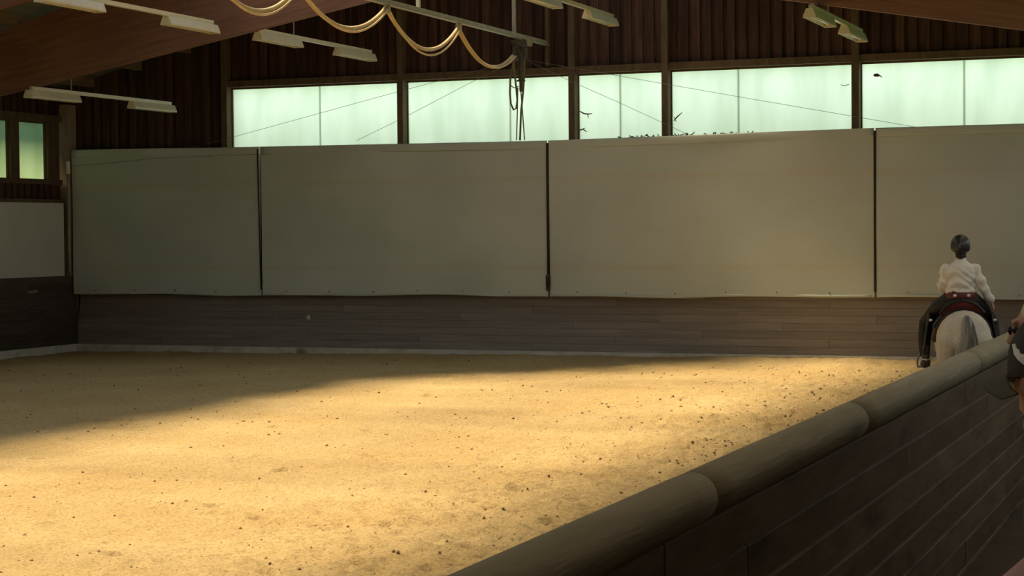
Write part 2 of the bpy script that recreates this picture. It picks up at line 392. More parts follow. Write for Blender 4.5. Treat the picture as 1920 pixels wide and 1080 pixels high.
# ------------------------------------------------------------------ left wall
WL = MB()
WL.box(-25.2, -24.97, YB, 36.3, -.3, 3.72)
WL.box(-25.2, -24.97, YB, 36.3, 5.16, roof_z(XW)); WL.box(-25.2, -24.97, 35.85, 36.3, 3.72, 5.16)
WL.box(-24.97, -24.66, YB, 36.2, -.3, 1.6)
wall_left = tag(WL.build('wall_left', M['wallback']), 'left side wall with dark kickboards, cream panel and high windows', kind='structure')
MB().box(-24.97, -24.68, YB, 35.70, 1.63, 3.25).build('panel', M['plaster'], wall_left)
cuts = [YB, 0, 6, 12, 18, 23.5, 28.5, 33.2, 36.09]
for r in range(10):
    z0 = .105 + r*.1525
    cs = [cuts[0]] + [c + ((r % 3)-1)*1.1 for c in cuts[1:-1]] + [cuts[-1]]
    for a, b in zip(cs[:-1], cs[1:]):
        MB().box(-24.66, -24.62+random.uniform(-.004, .004), a+.002, b-.002, z0, z0+.148).build('kickboard', M['kick_left'], wall_left)
MB().box(-24.9, -24.66, YB, 35.72, 3.25, 3.33).build('ledge', M['timber'], wall_left)
MB().box(-24.97, -24.8, YB, 35.85, 3.66, 3.775).build('sill', M['timber'], wall_left)
MB().box(-24.97, -24.8, YB, 35.95, 5.05, 5.20).build('header', M['timber'], wall_left)
y = 28.0
while y < 35.8:
    for a, b, x1, mm in ((y, y+.150, -24.87, M['clad']), (y+.125, y+.26, -24.90, M['clad_base'])):
        MB().box(-24.96, x1, a, b, 3.33, 3.66).build('board', mm, wall_left)
        MB().box(-24.96, x1, a, b, 5.20, roof_z(XW)-.02).build('board', mm, wall_left)
    y += PITCHB
YM = [(28.0, 28.3), (29.6, 29.9), (31.2, 31.5), (32.6, 32.9), (34.02, 34.33), (35.38, 35.80)]
for a, b in YM:
    MB().box(-24.97, -24.84, a, b, 3.775, 5.05).build('post', M['timber'], wall_left)
for n, (a, b) in enumerate(zip(YM[:-1], YM[1:])):
    w = tag(MB().box(-24.95, -24.91, a[1], b[0], 5.0, 5.05).box(-24.95, -24.91, a[1], a[1]+.03, 3.775, 5.0).box(-24.95, -24.91, b[0]-.03, b[0], 3.775, 5.0).build('window_%d' % (n+6), M['timber']), kind='structure')
    tag(w, ('side window furthest from the corner', 'second side window', 'third side window', 'greenish side window cut by the left picture edge', 'greenish side window nearest the corner column')[n])
    MB().box(-24.96, -24.95, a[1], b[0], 3.75, 5.06).build('pane', M['pane_left'], w)
tag(MB().box(-24.95, -24.58, YB, 35.97, -.3, .10).build('baseboard_left', M['concrete']), 'pale concrete kerb along the left wall', kind='structure')
col_ = tag(MB().box(-24.93, -24.645, 35.86, 36.17, 0, 5.52).build('trim_1', M['column']), 'beige corner column between left wall and far wall', kind='structure')
MB().box(-24.93, -24.5, 35.80, 36.17, 5.45, 5.62).build('bracket', M['clad'], col_)
pipe = empty('drain_pipe', (-24.60, 35.78, 1.70)); tag(pipe, 'thin grey pipe with a white sleeve in the corner beside the curtain', 'pipe')
MB().chain([(0, 0, 0, .033), (0, 0, 2.2, .033)], 10, rounded=False).build('pipe', M['steel'], pipe, smooth=True)
MB().chain([(0, 0, 2.2, .045), (0, 0, 2.48, .045)], 10, rounded=False).build('sleeve', M['white'], pipe, smooth=True)

# ------------------------------------------------------------------ right and back walls
WR = MB().box(XR, XR+.25, YB, 36.5, -.3, 3.2).box(XR, XR+.25, YB, 36.5, 5.0, roof_z(XR)).box(XR, XR+.25, YB, 12, 3.2, 5.0)
for yy in range(12, 37, 4): WR.box(XR, XR+.25, yy, min(yy+.35, 36.5), 3.2, 5.0)
tag(WR.build('wall_right', M['panelwood']), 'light timber wall with an added, unseen window strip behind the spectators', kind='structure')
for n in range(6):  # window strip added to brighten the barrier face and the rider
    tag(MB().box(XR+.1, XR+.11, 12.35+4*n, 16+4*n, 3.2, 5.0).build('window_%d' % (n+17), M['clear']), 'added clear window number %d of the unseen strip lighting barrier and rider' % (n+1), kind='structure')
WK = MB().box(-25.2, XR+.3, YB-.2, YB, -.3, 4.6).box(-25.2, -20.8, YB-.2, YB, 4.6, 5.7).box(-3.1, XR+.3, YB-.2, YB, 4.6, 5.7)
WK.prism_y([(-25.2, 5.7), (XR+.3, 5.7), (XR+.3, roof_z(XR)), (XRIDGE, roof_z(XRIDGE)), (-25.2, roof_z(-25.2))], YB-.2, YB)
tag(WK.build('wall_back', M['wallback']), 'dark timber wall at the near end of the hall', kind='structure')
tag(MB().box(-20.8, -3.1, YB-.1, YB-.09, 4.6, 5.7).build('window_23', M['clear']), 'added, unseen window strip of the near gable wall, lighting the rider from behind', kind='structure')  # strip added behind the camera to brighten the rider's back

# ------------------------------------------------------------------ roof with rooflights along the left slope
SKY = [(-17.5, 30.5), (-16.35, 31.5), (-15.2, 33.0), (-14.05, 34.4), (-12.9, 35.9), (-11.7, 35.9), (-10.3, None)]  # strip widths and stepped ends shaped to fit the sun patch on the sand
roof = MB()
def slab(x0, x1, y0, y1):
    roof.add([(x0, y0, roof_z(x0)), (x1, y0, roof_z(x1)), (x1, y1, roof_z(x1)), (x0, y1, roof_z(x0)),
              (x0, y0, roof_z(x0)+.15), (x1, y0, roof_z(x1)+.15), (x1, y1, roof_z(x1)+.15), (x0, y1, roof_z(x0)+.15)],
             [(0,3,2,1),(4,5,6,7),(0,1,5,4),(1,2,6,5),(2,3,7,6),(3,0,4,7)])
slab(-25.6, SKY[0][0], YB-.5, 36.9)
for (a, ye), (b, _) in zip(SKY[:-1], SKY[1:]):
    slab(a, b, ye, 36.9); slab(a, b, YB-.5, YB+1)
slab(SKY[-1][0], -3.0, YB-.5, 36.9); slab(-.5, XR+.6, YB-.5, 36.9); slab(-3.0, -.5, YB-.5, 3.0); slab(-3.0, -.5, 28.0, 36.9)
ceiling = tag(roof.build('ceiling', M['deck']), 'grey sheet roof on dark purlins', kind='structure')
x = -24.19
while x < XR+.1:
    sky = SKY[0][0] < x < SKY[-1][0]
    if not sky:
        z = purlin_z(x)
        MB().box(x-.06, x+.06, YB, 36.15, z, z+.21).build('purlin', M['purlin'], ceiling)
    x += 1.25
for n, ((a, ye), (b, _)) in enumerate(zip(SKY[:-1], SKY[1:])):
    z0, z1 = roof_z(a)+.1, roof_z(b)+.1
    w = MB().add([(a, YB+1, z0), (b, YB+1, z1), (b, ye, z1), (a, ye, z0)], [(0, 1, 2, 3)]).build('window_%d' % (n+11), M['rooflight'])
    tag(w, 'clear rooflight strip %s' % ('nearest the left eaves', 'second from the left eaves', 'in the middle of the left slope', 'second from the ridge on the left slope', 'left of the ridge', 'right of the ridge')[n], kind='structure')

w = MB().add([(-3.0, 3.0, roof_z(-3.0)+.1), (-.5, 3.0, roof_z(-.5)+.1), (-.5, 28.0, roof_z(-.5)+.1), (-3.0, 28.0, roof_z(-3.0)+.1)], [(0, 1, 2, 3)]).build('window_24', M['opal'])  # unseen rooflight added to light the top of the round rail
tag(w, 'added, unseen opal rooflight strip that brightens the barrier and spectator aisle', kind='structure')

# glued laminated beams
def beam_bottom(x): return 7.03 - .1775*abs(x-XRIDGE) - .05*math.exp(-(abs(x-XRIDGE)/.8)**2)
for n, yb in enumerate((30.0, 24.0, 18.0, 12.0, 6.0, 0.0)):
    pts = [XW+.05 + i*(XR-XW-.05)/40 for i in range(41)]
    poly = [(x, beam_bottom(x)) for x in pts] + [(x, purlin_z(x)) for x in reversed(pts)]
    mb = MB(); y0, y1 = yb-.075, yb+.075
    N_ = len(pts)
    for i in range(N_-1):
        a, b = pts[i], pts[i+1]
        mb.add([(a, y0, beam_bottom(a)), (b, y0, beam_bottom(b)), (b, y0, purlin_z(b)), (a, y0, purlin_z(a)),
                (a, y1, beam_bottom(a)), (b, y1, beam_bottom(b)), (b, y1, purlin_z(b)), (a, y1, purlin_z(a))],
               [(0,1,2,3), (5,4,7,6), (4,5,1,0), (3,2,6,7)])
    o = mb.build('roof_beam', M['glulam'])
    tag(o, ('reddish glued timber roof beam crossing the top of the picture', 'second roof beam from the far wall, just above view', 'third roof beam from the far wall', 'fourth roof beam from the far wall', 'fifth roof beam from the far wall', 'roof beam nearest the back of the hall')[n], 'beam', 'glued timber roof beams')

# ------------------------------------------------------------------ curtains
CUR = [(-24.60, -19.835), (-19.815, -13.27), (-13.24, -6.685), (-6.655, -2.2)]
clab = ('dark leftmost grey curtain panel in the corner', 'grey curtain panel below the hanging hoses, second from left', 'light grey curtain panel between the two black slits', 'grey curtain panel behind the rider at the right')
def ctop(x): return float(np.interp(x, [-24.6, -19.9, -13.3, -6.7, -1], [4.44, 4.395, 4.355, 4.425, 4.43]))
def cbot(x): return 1.215 + .012*math.sin(x*1.9) + .012*math.sin(x*.77+1)
for n, (a, b) in enumerate(CUR):
    nx = max(8, int((b-a)/.16)); nz = 20; vs = []; fs = []
    for j in range(nz+1):
        for i in range(nx+1):
            x = a+(b-a)*i/nx; t = j/nz
            z = cbot(x)*(1-t)+ctop(x)*t
            lean = (.030 if n == 0 else .012)*(1-t) if i in (0,) else 0
            e = min(i, nx-i)/nx
            y = 35.90 + .016*math.sin(x*3.1+t*2)*(1-t*.8) + .012*math.sin(x*1.1+t*5+n)
            vs.append((x+lean, y, z))
    w = nx+1
    for j in range(nz):
        for i in range(nx): fs.append((j*w+i, j*w+i+1, (j+1)*w+i+1, (j+1)*w+i))
    mb = MB().add(vs, fs); o = mb.build('curtain', M['curtain'], smooth=True)
    md = o.modifiers.new('s', 'SOLIDIFY'); md.thickness = .012; md.offset = 1
    es = o.modifiers.new('e', 'EDGE_SPLIT'); es.split_angle = math.radians(40)
    tag(o, clab[n], 'curtain', 'grey wind curtains on the far wall')
    # rolled top hem and its tube
    rings = []
    hem = MB().chain([(a+.0+(b-a)*i/nx, 35.898, ctop(a+(b-a)*i/nx)-.085, .083, .008) for i in range(nx+1)], 10, ref=(0, 1, 0), rounded=False)
    hem.build('top_hem', M['curtain'], o, smooth=True)
    MB().chain([(a+.05+(b-a-.1)*i/nx, 35.897, cbot(a+(b-a)*i/nx)+.025, .025, .010) for i in range(nx+1)], 8, ref=(0, 1, 0), rounded=False).build('bottom_hem', M['curtain'], o, smooth=True)
    x = a+.6
    while x < b-.2:
        MB().chain([(x, 35.865, cbot(x)+.085, .011), (x, 35.90, cbot(x)+.085, .011)], 8, rounded=False).build('eyelet', M['darksteel'], o)
        x += 1.02
# straps in the slits between the panels
for n, (x, z0, lab) in enumerate(((-19.825, 1.33, 'thin black strap in the slit at the dark left curtain'), (-13.255, 1.32, 'black strap with a buckle in the middle curtain slit'), (-6.668, 1.33, 'black strap in the curtain slit nearest the rider'))):
    s = empty('curtain_strap', (x, 35.87, z0)); tag(s, lab, 'strap', 'straps between the curtains')
    wd = (.013, .026, .021)[n]; h = ctop(x)-z0-.05
    dx = (-.045, .0, .0)[n]
    MB().add([(-wd+.0, 0, 0), (wd, 0, 0), (wd+dx, 0, h), (-wd+dx, 0, h), (-wd, .012, 0), (wd, .012, 0), (wd+dx, .012, h), (-wd+dx, .012, h)],
             [(0,3,2,1),(4,5,6,7),(0,1,5,4),(1,2,6,5),(2,3,7,6),(3,0,4,7)]).build('webbing', M['strap'], s)
    if n == 1:
        MB().box(-.045, .045, -.02, 0, .02, .07).box(-.045, -.02, -.02, 0, .07, .30).box(.02, .045, -.02, 0, .07, .30).box(-.045, .045, -.02, 0, .17, .21).box(-.045, .045, -.02, 0, .26, .33).build('buckle', M['darksteel'], s)

# ------------------------------------------------------------------ suspended lights
def light(name_label, x, z, y0, y1):
    t = empty('suspended_light', (x, y0, z)); L_ = y1-y0
    tag(t, name_label, 'light', 'suspended strip lights')
    MB().box(-.035, .035, 0, L_, -.03, .04).build('rail', M['lampwhite'], t)
    for yy, rr_, mm in ((1.3, .011, 'steel'), (L_-.9, .006, 'darksteel')):
        MB().chain([(0, yy, .03, rr_), (0, yy, roof_z(x)-z-.03, rr_)], 6, rounded=False).build('hanger_rod', M[mm], t)
    for yy in (-.1, L_-1.6+.1):
        lum = MB()
        lum.prism_y([(-.055, -.03), (.055, -.03), (.10, -.15), (.10, -.175), (.09, -.175), (.09, -.15), (.045, -.045), (-.045, -.045), (-.09, -.15), (-.09, -.175), (-.10, -.175), (-.10, -.15)], yy+.04, yy+1.56)
        lum.prism_y([(-.055, -.03), (.055, -.03), (.103, -.15), (.103, -.18), (-.103, -.18), (-.103, -.15)], yy, yy+.04)
        lum.prism_y([(-.055, -.03), (.055, -.03), (.103, -.15), (.103, -.18), (-.103, -.18), (-.103, -.15)], yy+1.56, yy+1.6)
        lo = lum.build('luminaire', M['lampwhite'], t)
        MB().chain([(0, yy+.05, -.14, .019), (0, yy+1.55, -.14, .019)], 10, rounded=False).build('tube', M['tube'], lo, smooth=True)
light('strip light hanging lowest at far left above the side windows', -21.35, 5.29, 29.9, 34.8)
light('strip light in front of the big roof beam at upper left', -16.75, 6.17, 23.8, 28.7)
light('strip light above the leftmost frosted window', -16.7, 6.19, 30.3, 34.9)
light('strip light near the ridge cut by the top picture edge', -11.6, 6.68, 30.5, 35.1)
light('strip light at upper right below the roof beam', -6.5, 6.02, 29.6, 33.7)

# ------------------------------------------------------------------ hose rail with festoon
RX = -13.3
rail = empty('hose_rail', (RX, 20, 6.32)); tag(rail, 'long steel overhead rail running to the far wall', 'rail')
MB().box(-.03, .03, 0, 16.05, -.035, .045).box(-.05, .05, 0, 16.05, -.045, -.03).build('track', M['steel'], rail)
for yy in (3.9, 9.7, 14.2):
    MB().box(-.03, .03, yy-.03, yy+.03, .04, roof_z(RX)-6.32 if yy != 9.7 else .75).build('hanger', M['lampwhite'] if yy == 9.7 else M['steel'], rail)
MB().box(-13.29+13.3-.035, .045, 16.0, 16.13, -1.2+.75, 1.5).build('end_post', M['timber'], rail)

def sag(y0, z0, y1, z1, zb, n=18):
    pts = []
    # parabola through the ends with lowest point zb
    a = math.sqrt(max(z0-zb, 1e-4)); b = math.sqrt(max(z1-zb, 1e-4)); t0 = a/(a+b)
    for i in range(n+1):
        t = i/n; k = (z0-zb)/(t0*t0) if t <= t0 else (z1-zb)/((1-t0)**2)
        pts.append((y0+(y1-y0)*t, zb+k*(t-t0)**2))
    return pts
loops = [(20.2, 6.23, 22.6, 6.23, 5.70), (22.6, 6.23, 25.35, 6.22, 5.72), (25.35, 6.22, 28.43, 6.22, 5.755), (28.45, 6.22, 31.45, 6.17, 5.685), (31.47, 6.17, 34.2, 5.93, 5.62)]
hose = empty('festoon_hose', (RX, 20.2, 6.23)); tag(hose, 'pale yellow hose hanging in loops under the overhead rail', 'hose')
for q, (r_, dx, dz) in enumerate(((.034, -.02, 0), (.018, .03, -.06))):
    mb = MB()
    for li, (a, za, b, zb_, zm) in enumerate(loops):
        dd = dz*(1 if li != 3 else 1.7) if li != 4 else dz*.3
        mb.chain([(dx, y_-20.2, z_-6.23, r_) for y_, z_ in sag(a, za-.02*q, b, zb_-.02*q, zm+dd)], 8)
    mb.build('thick_hose' if q == 0 else 'thin_cable', M['hose'], hose, smooth=True)
for y_ in (22.6, 25.35, 28.44, 31.46):
    MB().box(-.05, .05, y_-20.2-.03, y_-20.2+.03, -.08, .02).ball((-.0, y_-20.2-.07, .03), .028, seg=8).ball((0, y_-20.2+.07, .03), .028, seg=8).build('hose_carrier', M['steel'], hose)

# trolley with sprinkler pipe at the far end
tr = empty('sprinkler_trolley', (RX, 34.5, 6.27)); tag(tr, 'dark sprinkler trolley with hanging pipe below the overhead rail', 'trolley')
MB().box(-.07, .07, .25, .52, -.10, .06).build('motor_box', M['column'], tr)
MB().box(-.05, .05, -.35, .30, -.12, -.05).box(-.04, .04, -.30, -.24, -.30, -.1).build('bracket', M['darksteel'], tr)
MB().chain([(.02, -.18, -.12, .03), (.0, -.33, -.22, .03), (0, -.32, -.36, .035), (0, -.16, -.40, .03), (0, -.05, -.30, .03), (.0, -.1, -.18, .03)], 8).build('swivel', M['darksteel'], tr, smooth=True)
MB().box(-.09, .09, .02, .2, -.36, -.16).build('valve_block', M['darksteel'], tr)
MB().chain([(0, .05, -.3, .055), (0, .05, -.78, .05), (0, .05, -.80, .035), (0, .05, -1.0, .035)], 10).build('drop_pipe', M['darksteel'], tr, smooth=True)
MB().box(-.08, .08, .02, .08, -.82, -.79).build('clamp', M['darksteel'], tr)
hs = empty('hanging_hose', (RX, 34.3, 5.9)); tag(hs, 'olive hoses dangling from the trolley in front of the second window', 'hose')
def px_chain(pts, r_, seg=8):
    return [(*(on_y(px, py, Y) - Vector((RX, 34.3, 5.9))), r_) for px, py, Y in pts]
MB().chain(px_chain([(966, 106, 34.3), (961, 125, 34.4), (957, 150, 34.5), (956, 175, 34.6), (958, 195, 34.6), (963, 206, 34.6), (968, 203, 34.6), (970, 188, 34.6), (968, 165, 34.5), (965, 140, 34.4), (963, 118, 34.4), (965, 106, 34.3)], .019), 8).build('loop', M['hosedark'], hs, smooth=True)
MB().chain(px_chain([(983, 110, 34.6), (983, 140, 34.7), (981, 170, 35.0), (977, 210, 35.5), (975, 262, 36.0)], .021), 8).build('supply_hose', M['hosedark'], hs, smooth=True)
MB().chain(px_chain([(976, 165, 34.6), (979, 200, 35.2), (983.5, 262, 36.0)], .012), 6).build('cord', M['hosedark'], hs, smooth=True)
MB().chain(px_chain([(971, 165, 34.6), (970, 210, 35.2), (968.5, 262, 36.0)], .012), 6).build('cord', M['hosedark'], hs, smooth=True)
MB().chain(px_chain([(957, 160, 34.6), (964, 165, 34.5), (972, 162, 34.6)], .010), 6).build('link_cord', M['hosedark'], hs, smooth=True)

# thin wires from the trolley towards the top of the curtains
for n, (pts, lab) in enumerate(((((975, 112, 35.0), (905, 130, 35.3), (744, 172.5, 35.8), (426, 260, 35.95), (330, 284, 35.95)), 'thin wire running from the trolley down to far left over the first window'),
                                (((970, 112, 35.0), (880, 156, 35.5), (760, 219, 35.9), (668, 264, 35.97)), 'thin wire running steeply down left across the second window'),
                                (((985, 112, 35.0), (1065, 150, 35.5), (1160, 192, 35.9), (1290, 252, 35.97)), 'thin wire sloping down right across the narrowest window'),
                                (((985, 112, 35.0), (1130, 137, 35.6), (1400, 184, 35.9), (1716, 238, 35.97)), 'long thin wire sloping down right across the fourth window'),
                                (((130, 312, 35.80), (210, 305, 35.83), (290, 297, 35.84), (400, 293, 35.84)), 'sagging hem seam of the dark left curtain, built as a wire'))):  # last one is the curtain's sagging hem seam, drawn as a wire
    mb = MB().chain([(*on_y(*q), .0042) for q in pts], 5, rounded=False)
    tag(mb.build('guy_wire', M['wire'], smooth=True), lab, 'wire', 'thin wires near the far windows')

# small marks and twigs
tag(MB().chain([(*on_y(577, 595, 36.08), .028), (*on_y(577, 595, 36.12), .03)], 10).add([on_y(574, 599, 36.09), on_y(583, 599, 36.09), on_y(579, 589, 36.09), on_y(579, 596, 36.06)], [(0, 1, 3), (1, 2, 3), (2, 0, 3), (0, 2, 1)]).build('marker_peg', M['white']), 'tiny white peg on the dark far kickboard', 'peg')
q = on_x(61, 547, -24.61)
tag(MB().box(-24.62, -24.60, q.y-.17, q.y-.03, q.z-.03, q.z+.02).box(-24.62, -24.595, q.y-.01, q.y+.06, q.z-.035, q.z+.035).box(-24.62, -24.60, q.y+.08, q.y+.17, q.z-.02, q.z+.03).build('scuff_plate', M['column']), 'small pale worn fitting on the left kickboard', 'scuffing')  # thin plates standing in for pale scuff marks on the board
def twig(lab, branches, Y=36.2):
    mb = MB()
    for b in branches: mb.chain([(*on_y(px, py, Y), r_) for px, py, r_ in b], 5)
    tag(mb.build('twig', M['twig']), lab, 'twig', 'dead twigs at the far windows')
twig('forked dead twig on the left edge of the narrowest window', [[(1088, 209, .012), (1095, 213, .014), (1103, 214, .014), (1110, 213, .008)], [(1102, 214, .010), (1103, 221, .007)]])
twig('small dead twig low on the left edge of the narrowest window', [[(1088, 244, .014), (1093, 242, .014), (1100, 247, .008)], [(1090, 243, .012), (1097, 240, .006)]])
twig('thin dead twig low at left of the fourth window', [[(1264, 226, .010), (1270, 219, .014), (1279, 211, .006)], [(1264, 220, .008), (1268, 228, .006)]])
twig('dark leafy scrap high on the left of the rightmost window', [[(1640, 141, .028), (1645, 141, .034), (1650, 142, .012), (1654, 145, .006)]])
twig('faint curled twig near the right edge of the fourth window', [[(1577, 159, .006), (1584, 161, .007), (1592, 158, .006)]])
mb = MB(); rr = random.Random(3)
for k in range(60):
    px = rr.choice((rr.uniform(1262, 1300), rr.uniform(1310, 1420), rr.uniform(1150, 1240)))
    c = on_y(px, 120, 35.99); z = ctop(c.x)+rr.uniform(-.01, .05)*rr.random()
    mb.chain([(c.x, 35.93+rr.uniform(-.02, .05), z, .012), (c.x+rr.uniform(-.05, .05), 35.95, z+rr.uniform(-.01, .03), .008)], 5)
tag(mb.build('leaf_litter', M['twig']), 'dry leaf litter lying along the top of the curtain', 'litter', kind='stuff')

# ------------------------------------------------------------------ outside: meadow and hedges
tag(MB().box(-70, 60, 36.5, 120, -.6, -.3).box(-70, -25.2, -60, 36.5, -.6, -.3).box(XR+.4, 60, -60, 36.5, -.6, -.3).build('ground', M['grass']), 'green meadow outside the hall', kind='structure')
def hedge(lab, x0, x1, y0, y1, h):
    nx = max(4, int((x1-x0)/.4)); ny = max(4, int((y1-y0)/.4)); nz = 12; mb = MB(); rr = random.Random(int(h*100))
    rings = []
    long_x = (x1-x0) > (y1-y0); n = nx if long_x else ny
    for i in range(n+1):
        t = i/n; ring = []
        for (u, z) in ((0, -.3), (.0, .5*h), (.05, .85*h), (.3, 1.*h), (.7, 1.*h), (.95, .85*h), (1., .5*h), (1, -.3)):
            j = lambda s: rr.uniform(-s, s)
            ring.append((x0+(x1-x0)*t, y0+(y1-y0)*u+j(.12), z+j(.15)) if long_x else (x0+(x1-x0)*u+j(.12), y0+(y1-y0)*t, z+j(.15)))
        rings.append(ring)
    tag(mb.loft(rings).build('hedge', M['hedge'], smooth=True), lab, 'hedge')
hedge('unseen green hedge shaped to tint the frosted far windows', -30, 4, 38.0, 39.5, 5.15)  # height and distance set to grade the light on the far panes
hedge('unseen tall green hedge placed to dim and tint the side windows', -27.6, -26.2, 20, 37.2, 5.2)  # put close outside to dim and green the side panes

# ------------------------------------------------------------------ barrier with round rail
bar = empty('barrier', (XB, 10, 0)); tag(bar, 'plank barrier with a thick round rail beside the arena', 'barrier')
cutsY = [1.0, 4.4, 7.7, 11.6, 15.3, 19.2, 23.4, 27.6, 31.8, 35.8]
PW = .195; ztop = 1.405
for r in range(8):
    z1 = ztop - r*PW
    cs = [cutsY[0]] + [c + (r % 3 - 1)*1.2 for c in cutsY[1:-1]] + [cutsY[-1]]
    for a, b in zip(cs[:-1], cs[1:]):
        dx = random.uniform(-.003, .003)
        # bevelled plank: the upper edge is chamfered so that it catches the light
        x0, x1 = -.035, .035+dx
        MB().add([(x0, a-10+.002, z1-PW+.006), (x1, a-10+.002, z1-PW+.006), (x1, a-10+.002, z1-.016), (x1-.014, a-10+.002, z1), (x0, a-10+.002, z1),
                  (x0, b-10-.002, z1-PW+.006), (x1, b-10-.002, z1-PW+.006), (x1, b-10-.002, z1-.016), (x1-.014, b-10-.002, z1), (x0, b-10-.002, z1)],
                 [(4,3,2,1,0), (5,6,7,8,9), (0,1,6,5), (1,2,7,6), (2,3,8,7), (3,4,9,8), (4,0,5,9)]).build('plank', M['barrier'], bar)
MB().box(-.09, -.03, 1-10, 25.8, 0, ztop-.01).build('backing', M['barrier'], bar)
yy = 1.0
logs = [1.0, 4.2, 7.0, 10.05, 14.5, 18.6, 22.8, 27, 31.5, 35.8]
for i, (a, b) in enumerate(zip(logs[:-1], logs[1:])):
    r_ = .100 ; n = 12
    pts = [(0, a-10+.004+(b-a-.008)*t/n, 1.497, r_*(.985 if t in (0, n) else 1)) for t in range(n+1)]
    MB().chain(pts, 20, rounded=False).build('round_rail', M['log'], bar, smooth=False)
    ob = COL.objects[-1]
for ch in bar.children:
    if ch.name.startswith('round_rail'):
        for p in ch.data.polygons: p.use_smooth = len(p.vertices) == 4


# ------------------------------------------------------------------ horse
M['coat'] = nmat('flea_bitten_grey_coat', (.56, .50, .41), (.68, .63, .53), 2.6, rough=.7, spec=.2, c3=(.26, .19, .13), c3scale=58, c3lo=.62, c3hi=.70)
M['taildark'] = nmat('slate_tail_hair', (.11, .115, .115), (.19, .195, .185), 8, rough=.5, spec=.35)
M['tailhair'] = nmat('grey_tail_hair', (.26, .255, .23), (.42, .41, .36), 16, (7, 7, .5), rough=.55, spec=.35)
M['hoof'] = nmat('dark_hoof', (.05, .045, .04), (.09, .08, .07), 6, rough=.5)
M['maroon'] = nmat('burgundy_leather', (.115, .018, .016), (.165, .03, .026), 9, rough=.45, spec=.45)
M['blackleather'] = nmat('black_leather', (.012, .011, .010), (.024, .022, .020), 9, rough=.5, spec=.4)
M['padfelt'] = nmat('brown_felt_pad', (.055, .042, .030), (.085, .065, .045), 12, rough=.9)
M['shirt'] = nmat('white_cotton', (.82, .79, .71), (.86, .83, .75), 3, rough=.75, bump=.1, bscale=9)
M['helmet'] = nmat('matt_black_helmet', (.022, .022, .022), (.032, .032, .031), 6, rough=.38, spec=.5)
M['hair_dark'] = nmat('dark_brown_hair', (.016, .012, .009), (.035, .026, .018), 10, (8, 8, 1), rough=.5)
M['skin'] = nmat('skin', (.46, .27, .19), (.54, .33, .24), 3, rough=.55, spec=.35)
M['skin_ruddy'] = nmat('ruddy_skin', (.48, .245, .17), (.56, .30, .215), 3, rough=.55, spec=.35)
M['chaps'] = nmat('dark_chaps', (.018, .015, .013), (.032, .027, .023), 7, rough=.6)
M['boot'] = nmat('dusty_dark_boot', (.045, .042, .036), (.10, .092, .078), 9, rough=.7)
M['silver'] = nmat('polished_silver', (.7, .7, .68), (.8, .8, .77), 5, rough=.25, spec=.8)
M['capcloth'] = nmat('charcoal_cap_cloth', (.040, .040, .034), (.055, .054, .046), 30, rough=.85)
M['brimcloth'] = nmat('olive_cap_brim', (.085, .083, .055), (.105, .10, .068), 30, rough=.85)
M['pink'] = nmat('dusty_pink_cotton', (.50, .29, .24), (.56, .34, .29), 4, rough=.8, bump=.2, bscale=12)
M['hair_blond'] = nmat('pale_blond_hair', (.50, .43, .30), (.60, .53, .39), 8, (8, 8, 1), rough=.5)
M['jeans'] = nmat('dark_denim', (.03, .04, .06), (.05, .06, .085), 20, rough=.85)
M['jacket'] = nmat('grey_jacket', (.10, .10, .09), (.14, .14, .125), 8, rough=.8)
M['eye'] = nmat('dark_eye', (.012, .010, .008), (.02, .016, .012), 5, rough=.2, spec=.6)

HX, HY, HR = -3.085, 22.25, math.radians(12)
horse = empty('horse', (HX, HY, sand_z(HX, HY+.8)), HR); tag(horse, 'light grey horse seen from behind walking along the barrier', 'horse')
hb = MB()
hb.chain([(0, .07, 1.22, .15, .19), (0, .16, 1.25, .255, .285), (0, .32, 1.265, .312, .325), (0, .55, 1.24, .318, .325), (0, .85, 1.195, .315, .345), (0, 1.15, 1.18, .31, .36), (0, 1.45, 1.23, .27, .36), (0, 1.68, 1.25, .21, .30), (0, 1.78, 1.25, .15, .22)], 20, ref=(0, 0, 1))
for s, dy in ((-1, .0), (1, .16)):
    hb.chain([(s*.155, .22, 1.25, .165, .2), (s*.185, .24, 1.02, .145, .20), (s*.18, .30+dy*.5, .86, .10, .16), (s*.15, .16+dy, .66, .062, .085), (s*.14, .06+dy, .54, .052, .068), (s*.14, .09+dy*1.2, .42, .038, .045), (s*.14, .12+dy*1.4, .25, .034, .038), (s*.14, .15+dy*1.5, .14, .045, .045), (s*.14, .19+dy*1.5, .06, .05, .055)], 12, ref=(0, 1, 0))
for s, dy in ((-1, .12), (1, -.1)):
    hb.chain([(s*.16, 1.60, 1.25, .10, .17), (s*.17, 1.58, 1.0, .085, .13), (s*.165, 1.58+dy*.4, .78, .06, .075), (s*.16, 1.62+dy*.8, .54, .05, .055), (s*.16, 1.60+dy, .32, .034, .036), (s*.16, 1.60+dy, .15, .043, .043), (s*.16, 1.64+dy, .06, .05, .055)], 12, ref=(0, 1, 0))
hb.chain([(0, 1.55, 1.32, .16, .27), (0, 1.85, 1.47, .12, .22), (0, 2.15, 1.62, .09, .17), (0, 2.32, 1.68, .08, .13)], 14, ref=(0, 0, 1))
hb.chain([(0, 2.28, 1.70, .085, .11), (0, 2.42, 1.56, .085, .12), (0, 2.58, 1.38, .06, .08), (0, 2.72, 1.22, .05, .065)], 12, ref=(0, 0, 1))
for s in (-1, 1):
    hb.chain([(s*.05, 2.25, 1.78, .03), (s*.065, 2.24, 1.86, .025), (s*.06, 2.26, 1.93, .008)], 8)
hb.remesh('body', M['coat'], horse, .016, 5)
